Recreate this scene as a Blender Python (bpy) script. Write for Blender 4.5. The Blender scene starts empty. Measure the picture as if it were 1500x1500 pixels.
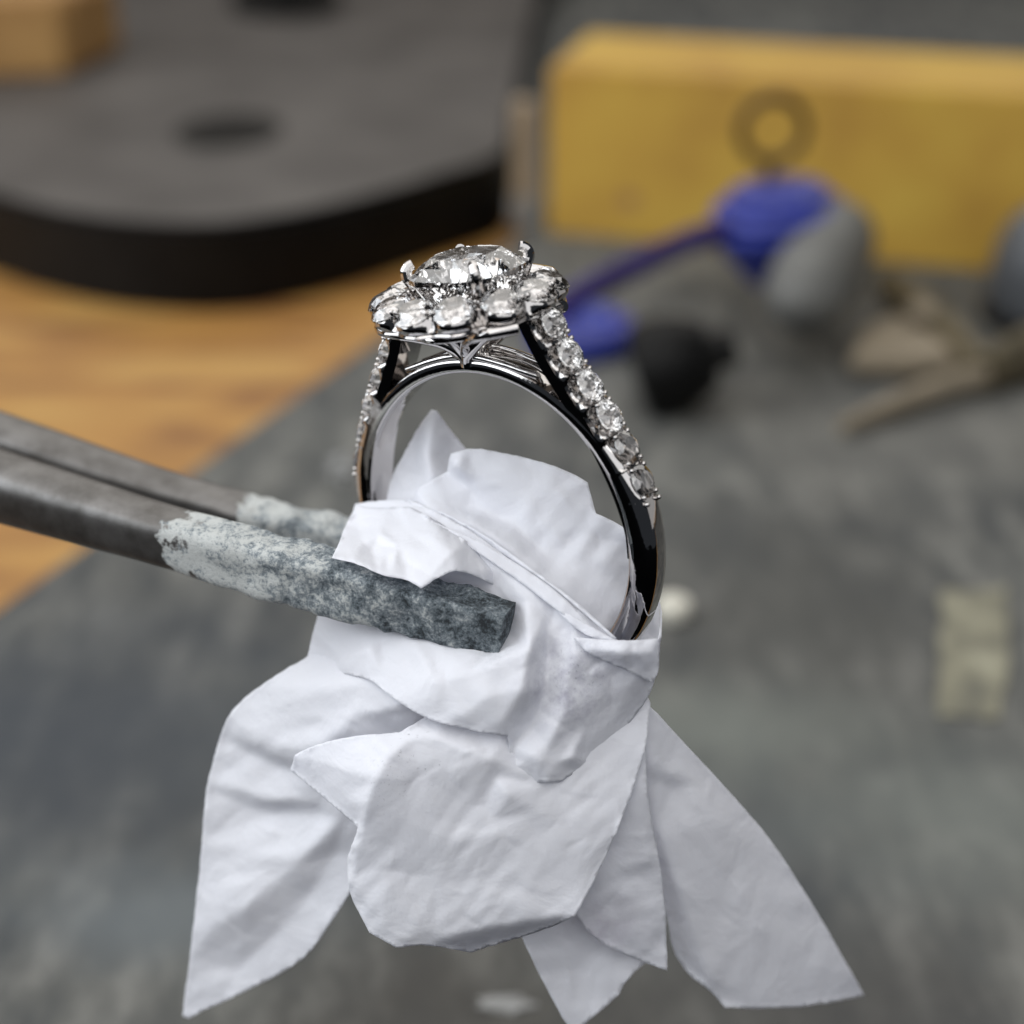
import bpy, bmesh, math, random
from mathutils import Vector, Matrix, noise
from mathutils.geometry import delaunay_2d_cdt, intersect_point_tri_2d, barycentric_transform

random.seed(7)
scene = bpy.context.scene
col = scene.collection
# 1 unit = 1 cm ---------------------------------------------------------------
# ---------------------------------------------------------------- camera
PITCH = math.radians(28.0)
CAM = Vector((0.0, 0.0, 9.5))
HALF = math.radians(35.6 / 2)
FPX = 750 / math.tan(HALF)
cam_data = bpy.data.cameras.new('camera')
cam = bpy.data.objects.new('camera', cam_data)
col.objects.link(cam)
cam.location = CAM
cam.rotation_euler = (math.radians(90) - PITCH, 0, 0)
cam_data.sensor_width = 36
cam_data.angle = HALF * 2
cam_data.clip_start = 0.1
cam_data.clip_end = 500
cam_data.dof.use_dof = True
cam_data.dof.focus_distance = 8.32
cam_data.dof.aperture_fstop = 0.235
scene.camera = cam
# ---------------------------------------------------------------- world
world = bpy.data.worlds.new('World')
scene.world = world
world.use_nodes = True
wbg = world.node_tree.nodes['Background']
wbg.inputs[0].default_value = (0.75, 0.85, 1.0, 1)
wbg.inputs[1].default_value = 0.04


def area(name, loc, target, sx, sy, power, color):
    d = bpy.data.lights.new(name, 'AREA')
    d.shape = 'RECTANGLE'
    d.size, d.size_y = sx, sy
    d.energy = power
    d.color = color
    o = bpy.data.objects.new(name, d)
    col.objects.link(o)
    o.location = loc
    o.rotation_euler = (Vector(target) - Vector(loc)).to_track_quat('-Z', 'Y').to_euler()
    return o


RINGC = Vector((0, 7.6, 5.4))
area('overhead_lamp', (-8, 5, 36), RINGC, 66, 48, 16300, (1.0, 0.985, 0.965))
area('window_light', (-42, 6, 22), RINGC, 46, 32, 15500, (0.90, 0.95, 1.0))
area('side_fill', (34, 12, 13), RINGC, 30, 24, 900, (1.0, 0.98, 0.96))  # added low panel, there to show in the ring's metal and stones
area('back_fill', (3, 54, 32), (2, 12, 2), 70, 28, 8000, (1.0, 0.97, 0.92))  # added softbox behind, brightens the stones and the background
area('front_fill', (3, -9, 17), RINGC, 28, 14, 1450, (0.97, 0.98, 1.0))  # added fill close to the camera, whitens the diamonds
# ---------------------------------------------------------------- render
scene.view_settings.view_transform = 'Standard'
scene.view_settings.look = 'None'
scene.view_settings.exposure = 0.14
scene.view_settings.gamma = 1.0
scene.cycles.use_denoising = True
scene.cycles.max_bounces = 40
scene.cycles.transmission_bounces = 40
scene.cycles.glossy_bounces = 8
scene.cycles.diffuse_bounces = 4
scene.cycles.sample_clamp_indirect = 12.0
scene.cycles.caustics_refractive = True
scene.cycles.caustics_reflective = True

# ================================================================ helpers
CW = Matrix.Rotation(-PITCH, 3, 'X')       # camera frame (x right, y ahead, z up) to world


def at(px, py, d):
    """a point seen at (px, py) of the 1500 px photograph, d cm ahead of the lens"""
    return CAM + CW @ Vector(((px - 750) / FPX * d, d, -(py - 750) / FPX * d))


def on(px, py, z=0.0):
    v = CW @ Vector(((px - 750) / FPX, 1, -(py - 750) / FPX))
    return CAM + v * ((z - CAM.z) / v.z)


def empty(name, loc=(0, 0, 0)):
    o = bpy.data.objects.new(name, None)
    o.location = loc
    o.empty_display_size = 0.2
    col.objects.link(o)
    return o


def tag(o, label=None, cat=None, group=None, kind=None):
    if label: o['label'] = label
    if cat: o['category'] = cat
    if group: o['group'] = group
    if kind: o['kind'] = kind
    return o


def link(name, mesh, mat=None, parent=None, smooth=True, sharp=35):
    if mat and not mesh.materials:
        mesh.materials.append(mat)
    if smooth:
        mesh.polygons.foreach_set('use_smooth', [True] * len(mesh.polygons))
        if sharp:
            mesh.set_sharp_from_angle(angle=math.radians(sharp))
    o = bpy.data.objects.new(name, mesh)
    col.objects.link(o)
    if parent:
        o.parent = parent
    return o


def mesh_of(name, verts, faces):
    m = bpy.data.meshes.new(name)
    m.from_pydata([tuple(v) for v in verts], [], faces)
    m.update()
    return m


def bm_mesh(name, bm):
    bmesh.ops.recalc_face_normals(bm, faces=bm.faces)
    m = bpy.data.meshes.new(name)
    bm.to_mesh(m)
    bm.free()
    return m


def catmull(pts, n=8):
    pts = [Vector(p) for p in pts]
    P = [2 * pts[0] - pts[1]] + pts + [2 * pts[-1] - pts[-2]]
    out = []
    for i in range(1, len(P) - 2):
        a, b, c, d = P[i - 1], P[i], P[i + 1], P[i + 2]
        for k in range(n):
            t = k / n
            out.append(0.5 * ((2 * b) + (c - a) * t + (2 * a - 5 * b + 4 * c - d) * t * t + (3 * b - a - 3 * c + d) * t ** 3))
    out.append(pts[-1])
    return out


def tube_mesh(name, pts, radii, n=10, cap=True, flat=None):
    pts = [Vector(p) for p in pts]
    verts, faces = [], []
    ref = None
    for i, p in enumerate(pts):
        t = (pts[min(i + 1, len(pts) - 1)] - pts[max(i - 1, 0)]).normalized()
        if ref is None:
            ref = Vector((0, 1, 0)) if abs(t.y) < 0.9 else Vector((1, 0, 0))
        ref = (ref - t * ref.dot(t)).normalized()
        b = t.cross(ref)
        r = radii[i] if hasattr(radii, '__len__') else radii
        f = flat or 1.0
        for k in range(n):
            a = 2 * math.pi * k / n
            verts.append(p + (ref * math.cos(a) * f + b * math.sin(a)) * r)
    for i in range(len(pts) - 1):
        for k in range(n):
            k2 = (k + 1) % n
            faces.append((i * n + k, i * n + k2, (i + 1) * n + k2, (i + 1) * n + k))
    if cap:
        faces.append(tuple(range(n))[::-1])
        faces.append(tuple(range((len(pts) - 1) * n, len(pts) * n)))
    m = mesh_of(name, verts, faces)
    bm = bmesh.new(); bm.from_mesh(m); bmesh.ops.recalc_face_normals(bm, faces=bm.faces); bm.to_mesh(m); bm.free()
    return m


def lathe_mesh(name, prof, n=32, axis=None):
    """prof: list of (r, z)"""
    verts, faces = [], []
    for r, z in prof:
        for k in range(n):
            a = 2 * math.pi * k / n
            verts.append((r * math.cos(a), r * math.sin(a), z))
    for i in range(len(prof) - 1):
        for k in range(n):
            k2 = (k + 1) % n
            faces.append((i * n + k, i * n + k2, (i + 1) * n + k2, (i + 1) * n + k))
    faces.append(tuple(range(n))[::-1])
    faces.append(tuple(range((len(prof) - 1) * n, len(prof) * n)))
    m = mesh_of(name, verts, faces)
    bm = bmesh.new(); bm.from_mesh(m)
    bmesh.ops.remove_doubles(bm, verts=bm.verts, dist=1e-5)
    bmesh.ops.recalc_face_normals(bm, faces=bm.faces); bm.to_mesh(m); bm.free()
    return m


def slab_mesh(name, outline, z0, z1, bevel=0.05, seg=3):
    bm = bmesh.new()
    vs = [bm.verts.new((p[0], p[1], z0)) for p in outline]
    f = bm.faces.new(vs)
    r = bmesh.ops.extrude_face_region(bm, geom=[f])
    bmesh.ops.translate(bm, verts=[g for g in r['geom'] if isinstance(g, bmesh.types.BMVert)], vec=(0, 0, z1 - z0))
    bmesh.ops.recalc_face_normals(bm, faces=bm.faces)
    if bevel:
        es = [e for e in bm.edges if len(e.link_faces) == 2 and e.calc_face_angle(0) > 0.5]
        bmesh.ops.bevel(bm, geom=es, offset=bevel, segments=seg, affect='EDGES', clamp_overlap=True)
    return bm_mesh(name, bm)


# ================================================================ materials
def mat(name):
    m = bpy.data.materials.new(name)
    m.use_nodes = True
    nt = m.node_tree
    return m, nt, nt.nodes['Principled BSDF']


def N(nt, t, **kw):
    n = nt.nodes.new(t)
    for k, v in kw.items():
        if k in n.inputs:
            n.inputs[k].default_value = v
        else:
            setattr(n, k, v)
    return n


def ramp(nt, stops, interp='LINEAR'):
    r = nt.nodes.new('ShaderNodeValToRGB')
    r.color_ramp.interpolation = interp
    e = r.color_ramp.elements
    while len(e) < len(stops):
        e.new(0.5)
    for k, (p, c) in enumerate(stops):
        e[k].position = p
        e[k].color = (*c, 1) if len(c) == 3 else c
    return r


def noise_mat(name, stops, scale=3.0, detail=6.0, rough=0.6, bump=0.1, bump_scale=None, bdist=0.02, stretch=(1, 1, 1), metallic=0.0, spec=0.5, distort=0.0):
    m, nt, b = mat(name)
    tc = N(nt, 'ShaderNodeTexCoord')
    mp = N(nt, 'ShaderNodeMapping')
    mp.inputs['Scale'].default_value = stretch
    nt.links.new(tc.outputs['Object'], mp.inputs[0])
    nz = N(nt, 'ShaderNodeTexNoise', Scale=scale, Detail=detail, Distortion=distort)
    nt.links.new(mp.outputs[0], nz.inputs['Vector'])
    r = ramp(nt, stops)
    nt.links.new(nz.outputs['Fac'], r.inputs[0])
    nt.links.new(r.outputs[0], b.inputs['Base Color'])
    b.inputs['Roughness'].default_value = rough
    b.inputs['Metallic'].default_value = metallic
    b.inputs['Specular IOR Level'].default_value = spec
    if bump:
        n2 = N(nt, 'ShaderNodeTexNoise', Scale=bump_scale or scale * 5, Detail=8.0)
        nt.links.new(mp.outputs[0], n2.inputs['Vector'])
        bp = N(nt, 'ShaderNodeBump', Strength=bump, Distance=bdist)
        nt.links.new(n2.outputs['Fac'], bp.inputs['Height'])
        nt.links.new(bp.outputs[0], b.inputs['Normal'])
    return m


# polished white gold
m_gold, nt, b = mat('white_gold')
b.inputs['Base Color'].default_value = (0.52, 0.50, 0.49, 1)
b.inputs['Metallic'].default_value = 1
b.inputs['Roughness'].default_value = 0.05
tc = N(nt, 'ShaderNodeTexCoord')
nz = N(nt, 'ShaderNodeTexNoise', Scale=6.0, Detail=3.0)
nt.links.new(tc.outputs['Object'], nz.inputs['Vector'])
bp = N(nt, 'ShaderNodeBump', Strength=0.12, Distance=0.02)
nt.links.new(nz.outputs['Fac'], bp.inputs['Height'])
nt.links.new(bp.outputs[0], b.inputs['Normal'])
# diamond
m_dia, nt, b = mat('diamond')
b.inputs['Base Color'].default_value = (1, 1, 1, 1)
b.inputs['Transmission Weight'].default_value = 1
b.inputs['IOR'].default_value = 2.42
b.inputs['Roughness'].default_value = 0.0
# tissue paper: thin, white, lets some light through
m_tis, nt, b = mat('tissue_paper')
b.inputs['Base Color'].default_value = (0.85, 0.86, 0.90, 1)
b.inputs['Roughness'].default_value = 0.62
b.inputs['Specular IOR Level'].default_value = 0.25
tr = N(nt, 'ShaderNodeBsdfTranslucent')
tr.inputs['Color'].default_value = (0.78, 0.80, 0.88, 1)
mx = N(nt, 'ShaderNodeMixShader')
mx.inputs[0].default_value = 0.32
nt.links.new(b.outputs[0], mx.inputs[1])
nt.links.new(tr.outputs[0], mx.inputs[2])
nt.links.new(mx.outputs[0], nt.nodes['Material Output'].inputs[0])
tc = N(nt, 'ShaderNodeTexCoord')
v1 = N(nt, 'ShaderNodeTexNoise', Scale=3.0, Detail=4.0, Distortion=0.6)
v2 = N(nt, 'ShaderNodeTexNoise', Scale=45.0, Detail=5.0)
nt.links.new(tc.outputs['Object'], v1.inputs['Vector'])
nt.links.new(tc.outputs['Object'], v2.inputs['Vector'])
b1 = N(nt, 'ShaderNodeBump', Strength=0.35, Distance=0.06)
b2 = N(nt, 'ShaderNodeBump', Strength=0.22, Distance=0.006)
nt.links.new(v1.outputs['Fac'], b1.inputs['Height'])
nt.links.new(v2.outputs['Fac'], b2.inputs['Height'])
nt.links.new(b1.outputs[0], b2.inputs['Normal'])
for s in (b, tr):
    nt.links.new(b2.outputs[0], s.inputs['Normal'])


def smudge(prev, centre, radius, scale, lo, hi, colour, amount):
    """soot rubbed into the paper round one spot"""
    vm = N(nt, 'ShaderNodeVectorMath', operation='DISTANCE')
    nt.links.new(tc.outputs['Object'], vm.inputs[0])
    vm.inputs[1].default_value = centre
    fall = N(nt, 'ShaderNodeMapRange', interpolation_type='SMOOTHSTEP')
    nt.links.new(vm.outputs['Value'], fall.inputs[0])
    fall.inputs[1].default_value = radius; fall.inputs[2].default_value = 0.0
    nz = N(nt, 'ShaderNodeTexNoise', Scale=scale, Detail=6.0, Roughness=0.7)
    nt.links.new(tc.outputs['Object'], nz.inputs['Vector'])
    th = N(nt, 'ShaderNodeMapRange')
    nt.links.new(nz.outputs['Fac'], th.inputs[0])
    th.inputs[1].default_value = lo; th.inputs[2].default_value = hi
    mu = N(nt, 'ShaderNodeMath', operation='MULTIPLY')
    nt.links.new(fall.outputs[0], mu.inputs[0]); nt.links.new(th.outputs[0], mu.inputs[1])
    m2 = N(nt, 'ShaderNodeMath', operation='MULTIPLY'); m2.inputs[1].default_value = amount
    nt.links.new(mu.outputs[0], m2.inputs[0])
    mc = N(nt, 'ShaderNodeMix', data_type='RGBA')
    nt.links.new(m2.outputs[0], mc.inputs[0])
    if isinstance(prev, tuple):
        mc.inputs[6].default_value = prev
    else:
        nt.links.new(prev, mc.inputs[6])
    mc.inputs[7].default_value = colour
    return mc.outputs[2]


T0 = at(700, 1050, 8.9)
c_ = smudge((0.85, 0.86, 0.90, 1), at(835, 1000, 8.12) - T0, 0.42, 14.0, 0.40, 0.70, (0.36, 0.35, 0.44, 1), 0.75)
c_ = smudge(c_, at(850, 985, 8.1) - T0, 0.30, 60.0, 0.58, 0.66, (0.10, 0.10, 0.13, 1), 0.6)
c_ = smudge(c_, at(605, 1105, 8.12) - T0, 0.34, 46.0, 0.62, 0.68, (0.08, 0.08, 0.09, 1), 0.75)
c_ = smudge(c_, at(570, 1150, 8.12) - T0, 0.25, 70.0, 0.60, 0.66, (0.10, 0.10, 0.11, 1), 0.6)
c_ = smudge(c_, at(725, 965, 8.2) - T0, 0.18, 30.0, 0.40, 0.70, (0.40, 0.42, 0.45, 1), 0.6)
c_ = smudge(c_, at(880, 1365, 8.6) - T0, 0.35, 10.0, 0.30, 0.70, (0.50, 0.44, 0.53, 1), 0.6)
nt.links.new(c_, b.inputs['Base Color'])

# tweezer steel with burnt flux: mask runs along the arm in the attribute 'run' (0 tip, 1 far end)
m_twz, nt, b = mat('fluxed_steel')
tc = N(nt, 'ShaderNodeTexCoord')
run = N(nt, 'ShaderNodeAttribute', attribute_name='run')
nb = N(nt, 'ShaderNodeTexNoise', Scale=4.0, Detail=7.0, Roughness=0.65)
nt.links.new(tc.outputs['Object'], nb.inputs['Vector'])
wob = N(nt, 'ShaderNodeMath', operation='MULTIPLY_ADD')
nt.links.new(nb.outputs['Fac'], wob.inputs[0]); wob.inputs[1].default_value = 0.22
nt.links.new(run.outputs['Fac'], wob.inputs[2])
mask = ramp(nt, [(0.0, (1, 1, 1)), (0.505, (1, 1, 1)), (0.515, (0, 0, 0)), (1, (0, 0, 0))])
nt.links.new(wob.outputs[0], mask.inputs[0])
n1 = N(nt, 'ShaderNodeTexNoise', Scale=9.0, Detail=8.0, Roughness=0.7)
nt.links.new(tc.outputs['Object'], n1.inputs['Vector'])
crust = ramp(nt, [(0.40, (0.016, 0.021, 0.025)), (0.455, (0.075, 0.095, 0.11)), (0.525, (0.20, 0.23, 0.25)), (0.60, (0.50, 0.52, 0.51))])
n3 = N(nt, 'ShaderNodeTexNoise', Scale=42.0, Detail=6.0, Roughness=0.8)
nt.links.new(tc.outputs['Object'], n3.inputs['Vector'])
mixn = N(nt, 'ShaderNodeMix'); mixn.inputs[0].default_value = 0.5
nt.links.new(n1.outputs['Fac'], mixn.inputs[2]); nt.links.new(n3.outputs['Fac'], mixn.inputs[3])
# darker and bluer at the very tip, chalk white where the flux ends
shift = ramp(nt, [(0.0, (0.42, 0.42, 0.42)), (0.2, (0.48, 0.48, 0.48)), (0.32, (0.54, 0.54, 0.54)), (0.5, (0.61, 0.61, 0.61))])
nt.links.new(wob.outputs[0], shift.inputs[0])
addn = N(nt, 'ShaderNodeMath', operation='ADD')
nt.links.new(mixn.outputs[0], addn.inputs[0]); nt.links.new(shift.outputs[0], addn.inputs[1])
sub = N(nt, 'ShaderNodeMath', operation='SUBTRACT'); sub.inputs[1].default_value = 0.5
nt.links.new(addn.outputs[0], sub.inputs[0])
nt.links.new(sub.outputs[0], crust.inputs[0])
steel = ramp(nt, [(0.35, (0.085, 0.08, 0.075)), (0.65, (0.17, 0.165, 0.16))])
nt.links.new(nb.outputs['Fac'], steel.inputs[0])
mc = N(nt, 'ShaderNodeMix', data_type='RGBA')
nt.links.new(mask.outputs[0], mc.inputs[0])
nt.links.new(steel.outputs[0], mc.inputs[6]); nt.links.new(crust.outputs[0], mc.inputs[7])
nt.links.new(mc.outputs[2], b.inputs['Base Color'])
mr = N(nt, 'ShaderNodeMapRange'); mr.inputs[3].default_value = 0.38; mr.inputs[4].default_value = 0.8
nt.links.new(mask.outputs[0], mr.inputs[0]); nt.links.new(mr.outputs[0], b.inputs['Roughness'])
mm = N(nt, 'ShaderNodeMapRange'); mm.inputs[3].default_value = 0.75; mm.inputs[4].default_value = 0.0
nt.links.new(mask.outputs[0], mm.inputs[0]); nt.links.new(mm.outputs[0], b.inputs['Metallic'])
bp = N(nt, 'ShaderNodeBump', Distance=0.02)
ms = N(nt, 'ShaderNodeMapRange'); ms.inputs[3].default_value = 0.05; ms.inputs[4].default_value = 0.9
nt.links.new(mask.outputs[0], ms.inputs[0]); nt.links.new(ms.outputs[0], bp.inputs['Strength'])
nt.links.new(mixn.outputs[0], bp.inputs['Height'])
nt.links.new(bp.outputs[0], b.inputs['Normal'])

# grey soldering board: mottled, stained
m_board, nt, b = mat('grey_board')
tc = N(nt, 'ShaderNodeTexCoord')
n1 = N(nt, 'ShaderNodeTexNoise', Scale=0.30, Detail=5.0, Distortion=0.8)
n2 = N(nt, 'ShaderNodeTexNoise', Scale=0.9, Detail=8.0, Roughness=0.72)
n3 = N(nt, 'ShaderNodeTexNoise', Scale=0.16, Detail=3.0)
mp = N(nt, 'ShaderNodeMapping'); mp.inputs['Location'].default_value = (7, 3, 0)
nt.links.new(tc.outputs['Object'], mp.inputs[0])
nt.links.new(tc.outputs['Object'], n1.inputs['Vector'])
mp2 = N(nt, 'ShaderNodeMapping'); mp2.inputs['Scale'].default_value = (1.9, 0.75, 1)
nt.links.new(tc.outputs['Object'], mp2.inputs[0]); nt.links.new(mp2.outputs[0], n2.inputs['Vector'])
nt.links.new(mp.outputs[0], n3.inputs['Vector'])
r1 = ramp(nt, [(0.36, (0.035, 0.042, 0.050)), (0.5, (0.075, 0.080, 0.080)), (0.64, (0.135, 0.142, 0.135))])
r2 = ramp(nt, [(0.38, (0.028, 0.030, 0.032)), (0.51, (0.088, 0.087, 0.078)), (0.64, (0.21, 0.205, 0.185))])
nt.links.new(n1.outputs['Fac'], r1.inputs[0]); nt.links.new(n2.outputs['Fac'], r2.inputs[0])
mc = N(nt, 'ShaderNodeMix', data_type='RGBA'); mc.inputs[0].default_value = 0.64
nt.links.new(r1.outputs[0], mc.inputs[6]); nt.links.new(r2.outputs[0], mc.inputs[7])
def blot(prev, px, py, radius, colour, amount, stretch=(1, 1, 1), scale=0.8):
    """an old stain on the board round one spot"""
    sub = N(nt, 'ShaderNodeVectorMath', operation='SUBTRACT')
    nt.links.new(tc.outputs['Object'], sub.inputs[0]); sub.inputs[1].default_value = on(px, py)
    ml = N(nt, 'ShaderNodeVectorMath', operation='MULTIPLY')
    nt.links.new(sub.outputs[0], ml.inputs[0]); ml.inputs[1].default_value = stretch
    ln = N(nt, 'ShaderNodeVectorMath', operation='LENGTH')
    nt.links.new(ml.outputs[0], ln.inputs[0])
    nz = N(nt, 'ShaderNodeTexNoise', Scale=scale, Detail=6.0, Roughness=0.6)
    nt.links.new(tc.outputs['Object'], nz.inputs['Vector'])
    ad = N(nt, 'ShaderNodeMath', operation='MULTIPLY_ADD')
    nt.links.new(nz.outputs['Fac'], ad.inputs[0]); ad.inputs[1].default_value = radius * 1.2
    nt.links.new(ln.outputs['Value'], ad.inputs[2])
    fall = N(nt, 'ShaderNodeMapRange', interpolation_type='SMOOTHSTEP')
    nt.links.new(ad.outputs[0], fall.inputs[0])
    fall.inputs[1].default_value = radius * 1.8; fall.inputs[2].default_value = radius * 0.6
    fall.inputs[3].default_value = 0.0; fall.inputs[4].default_value = amount
    mq = N(nt, 'ShaderNodeMix', data_type='RGBA')
    nt.links.new(fall.outputs[0], mq.inputs[0]); nt.links.new(prev, mq.inputs[6])
    mq.inputs[7].default_value = (*colour, 1)
    return mq.outputs[2]


cb = mc.outputs[2]
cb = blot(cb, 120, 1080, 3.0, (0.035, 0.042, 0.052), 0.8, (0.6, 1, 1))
cb = blot(cb, 1000, 1250, 1.6, (0.045, 0.052, 0.06), 0.8, (0.7, 1, 1))
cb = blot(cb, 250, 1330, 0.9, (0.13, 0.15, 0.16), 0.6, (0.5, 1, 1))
cb = blot(cb, 1080, 1060, 1.2, (0.17, 0.185, 0.165), 0.7, (0.5, 1, 1))
cb = blot(cb, 1400, 1190, 1.4, (0.15, 0.165, 0.15), 0.6, (0.6, 1, 1))
cb = blot(cb, 1180, 880, 2.0, (0.055, 0.055, 0.05), 0.7, (0.9, 0.6, 1), 1.6)
cb = blot(cb, 1400, 620, 2.6, (0.17, 0.165, 0.145), 0.5, (0.5, 1, 1))
cb = blot(cb, 700, 1480, 1.2, (0.045, 0.04, 0.033), 0.7, (0.5, 1, 1))
cb = blot(cb, 1250, 1480, 1.2, (0.05, 0.048, 0.045), 0.7, (0.5, 1, 1))
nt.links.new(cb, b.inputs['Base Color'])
b.inputs['Roughness'].default_value = 0.75
bp = N(nt, 'ShaderNodeBump', Strength=0.4, Distance=0.05)
nt.links.new(n2.outputs['Fac'], bp.inputs['Height']); nt.links.new(bp.outputs[0], b.inputs['Normal'])

m_wood = noise_mat('bench_wood', [(0.3, (0.20, 0.085, 0.025)), (0.5, (0.37, 0.185, 0.045)), (0.7, (0.45, 0.265, 0.075))], scale=0.35, detail=4, rough=0.55, bump=0.1, stretch=(1, 3.2, 1), distort=0.5)
m_yellow = noise_mat('yellow_wood', [(0.3, (0.40, 0.22, 0.035)), (0.5, (0.50, 0.30, 0.045)), (0.75, (0.58, 0.38, 0.06))], scale=0.5, detail=5, rough=0.6, bump=0.1, stretch=(1, 3, 1))
m_brown = noise_mat('brown_wood', [(0.3, (0.26, 0.13, 0.04)), (0.7, (0.42, 0.24, 0.08))], scale=0.6, detail=4, rough=0.6, stretch=(1, 3, 1))
m_castgrey = noise_mat('worn_grey_top', [(0.3, (0.045, 0.040, 0.036)), (0.5, (0.066, 0.059, 0.054)), (0.75, (0.10, 0.091, 0.083))], scale=0.5, detail=6, rough=0.6)
m_black = noise_mat('black_paint', [(0.3, (0.003, 0.003, 0.003)), (0.7, (0.006, 0.0057, 0.0055))], scale=2, rough=0.45, spec=0.15)
m_darkgrey = noise_mat('dark_grey_plastic', [(0.3, (0.05, 0.055, 0.06)), (0.7, (0.10, 0.105, 0.115))], scale=1.5, rough=0.5)
m_grey = noise_mat('grey_plastic', [(0.3, (0.085, 0.085, 0.08)), (0.7, (0.14, 0.14, 0.13))], scale=1.2, rough=0.55)
m_blue = noise_mat('blue_plastic', [(0.3, (0.012, 0.022, 0.20)), (0.7, (0.025, 0.04, 0.29))], scale=1.2, rough=0.42)
m_indigo = noise_mat('indigo_strap', [(0.3, (0.030, 0.016, 0.12)), (0.7, (0.05, 0.03, 0.19))], scale=1.2, rough=0.5)
m_rust = noise_mat('rusty_wire', [(0.3, (0.035, 0.018, 0.007)), (0.7, (0.07, 0.038, 0.015))], scale=3, rough=0.6, metallic=0.4)
m_tan = noise_mat('tan_handle', [(0.3, (0.17, 0.14, 0.095)), (0.7, (0.30, 0.25, 0.18))], scale=1.2, rough=0.55)
m_olive = noise_mat('tarnished_brass', [(0.3, (0.055, 0.045, 0.025)), (0.7, (0.13, 0.105, 0.06))], scale=1.5, rough=0.5, metallic=0.3)
m_cream = noise_mat('cream_bead', [(0.3, (0.55, 0.53, 0.45)), (0.7, (0.72, 0.70, 0.62))], scale=3, rough=0.5)
m_mark = noise_mat('stained_mark', [(0.3, (0.09, 0.09, 0.075)), (0.5, (0.20, 0.19, 0.135)), (0.68, (0.32, 0.31, 0.23))], scale=1.7, detail=6, rough=0.7)
m_chalk = noise_mat('chalky_crumb', [(0.3, (0.20, 0.20, 0.195)), (0.7, (0.33, 0.33, 0.32))], scale=3, rough=0.8)
m_wall = noise_mat('dull_wall', [(0.3, (0.20, 0.175, 0.15)), (0.7, (0.28, 0.245, 0.21))], scale=0.15, detail=3, rough=0.8, bump=0)

# ================================================================ setting
wood_z = -0.4
g = slab_mesh('bench', [(-70, 8.2), (70, 8.2), (70, 62), (-70, 62)], wood_z - 3, wood_z, 0)
tag(link('bench', g, m_wood, smooth=False), kind='structure')
a, b_ = on(0, 885), on(760, 345)
dirv = (b_ - a).normalized()
p0, p1 = a - dirv * 30, b_ + dirv * 14
outl = [(p0.x, max(p0.y, 8.6)), (40, 8.6), (40, 60), (b_.x + 0.4, 60), (b_.x, b_.y)]
if p0.y < 8.6:
    q = a + dirv * ((8.6 - a.y) / dirv.y)
    outl[0] = (q.x, 8.6)
tag(link('soldering_board', slab_mesh('soldering_board', outl, wood_z + 0.002, 0.0, 0.06), m_board), kind='structure')
tag(link('floor', slab_mesh('floor', [(-300, -300), (300, -300), (300, 300), (-300, 300)], -76, -75, 0), m_black, smooth=False), kind='structure')
w = slab_mesh('wall', [(-70, 62.01), (70, 62.01), (70, 64), (-70, 64)], wood_z - 3, 40, 0)
tag(link('wall', w, m_wall, smooth=False), kind='structure')

# ================================================================ ring
RING = Matrix(((0.8025, 0.5791, -0.1438), (-0.5895, 0.7324, -0.3406), (-0.0919, 0.3581, 0.9292)))
RT = Vector((-0.051, 8.674, -0.038))
ring = empty('ring')
ring.matrix_world = Matrix.Translation(CAM + CW @ RT) @ (CW @ RING).to_4x4()
tag(ring, 'polished white gold diamond halo ring standing in the white tissue', 'ring')

R0, HW = 0.85, 0.10


def hoop():
    n = 220
    verts, faces = [], []
    for i in range(n):
        a = 2 * math.pi * i / n
        s = math.sin(a)
        k = min(max((s - 0.25) / 0.55, 0), 1)
        t = 0.145 * (1 - k) + 0.078 * k
        hw = HW
        prof = [(-hw * 0.3, R0 - 0.002), (-hw + 0.024, R0 + 0.002), (-hw + 0.007, R0 + 0.008), (-hw, R0 + 0.022), (-hw, R0 + (0.5 + 0.32 * k) * t), (-hw * 0.95, R0 + (0.74 + 0.2 * k) * t), (-hw * 0.72, R0 + (0.92 + 0.07 * k) * t), (-hw * 0.35, R0 + t)]
        prof = prof + [(-y, r) for y, r in prof[::-1]]
        for y, r in prof:
            verts.append((r * math.cos(a), y, r * math.sin(a)))
    m = len(prof)
    for i in range(n):
        for j in range(m):
            faces.append((i * m + j, i * m + (j + 1) % m, ((i + 1) % n) * m + (j + 1) % m, ((i + 1) % n) * m + j))
    me = mesh_of('shank', verts, faces)
    bm = bmesh.new(); bm.from_mesh(me); bmesh.ops.recalc_face_normals(bm, faces=bm.faces); bm.to_mesh(me); bm.free()
    return me


shank = link('shank', hoop(), m_gold, ring, sharp=50)


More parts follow.
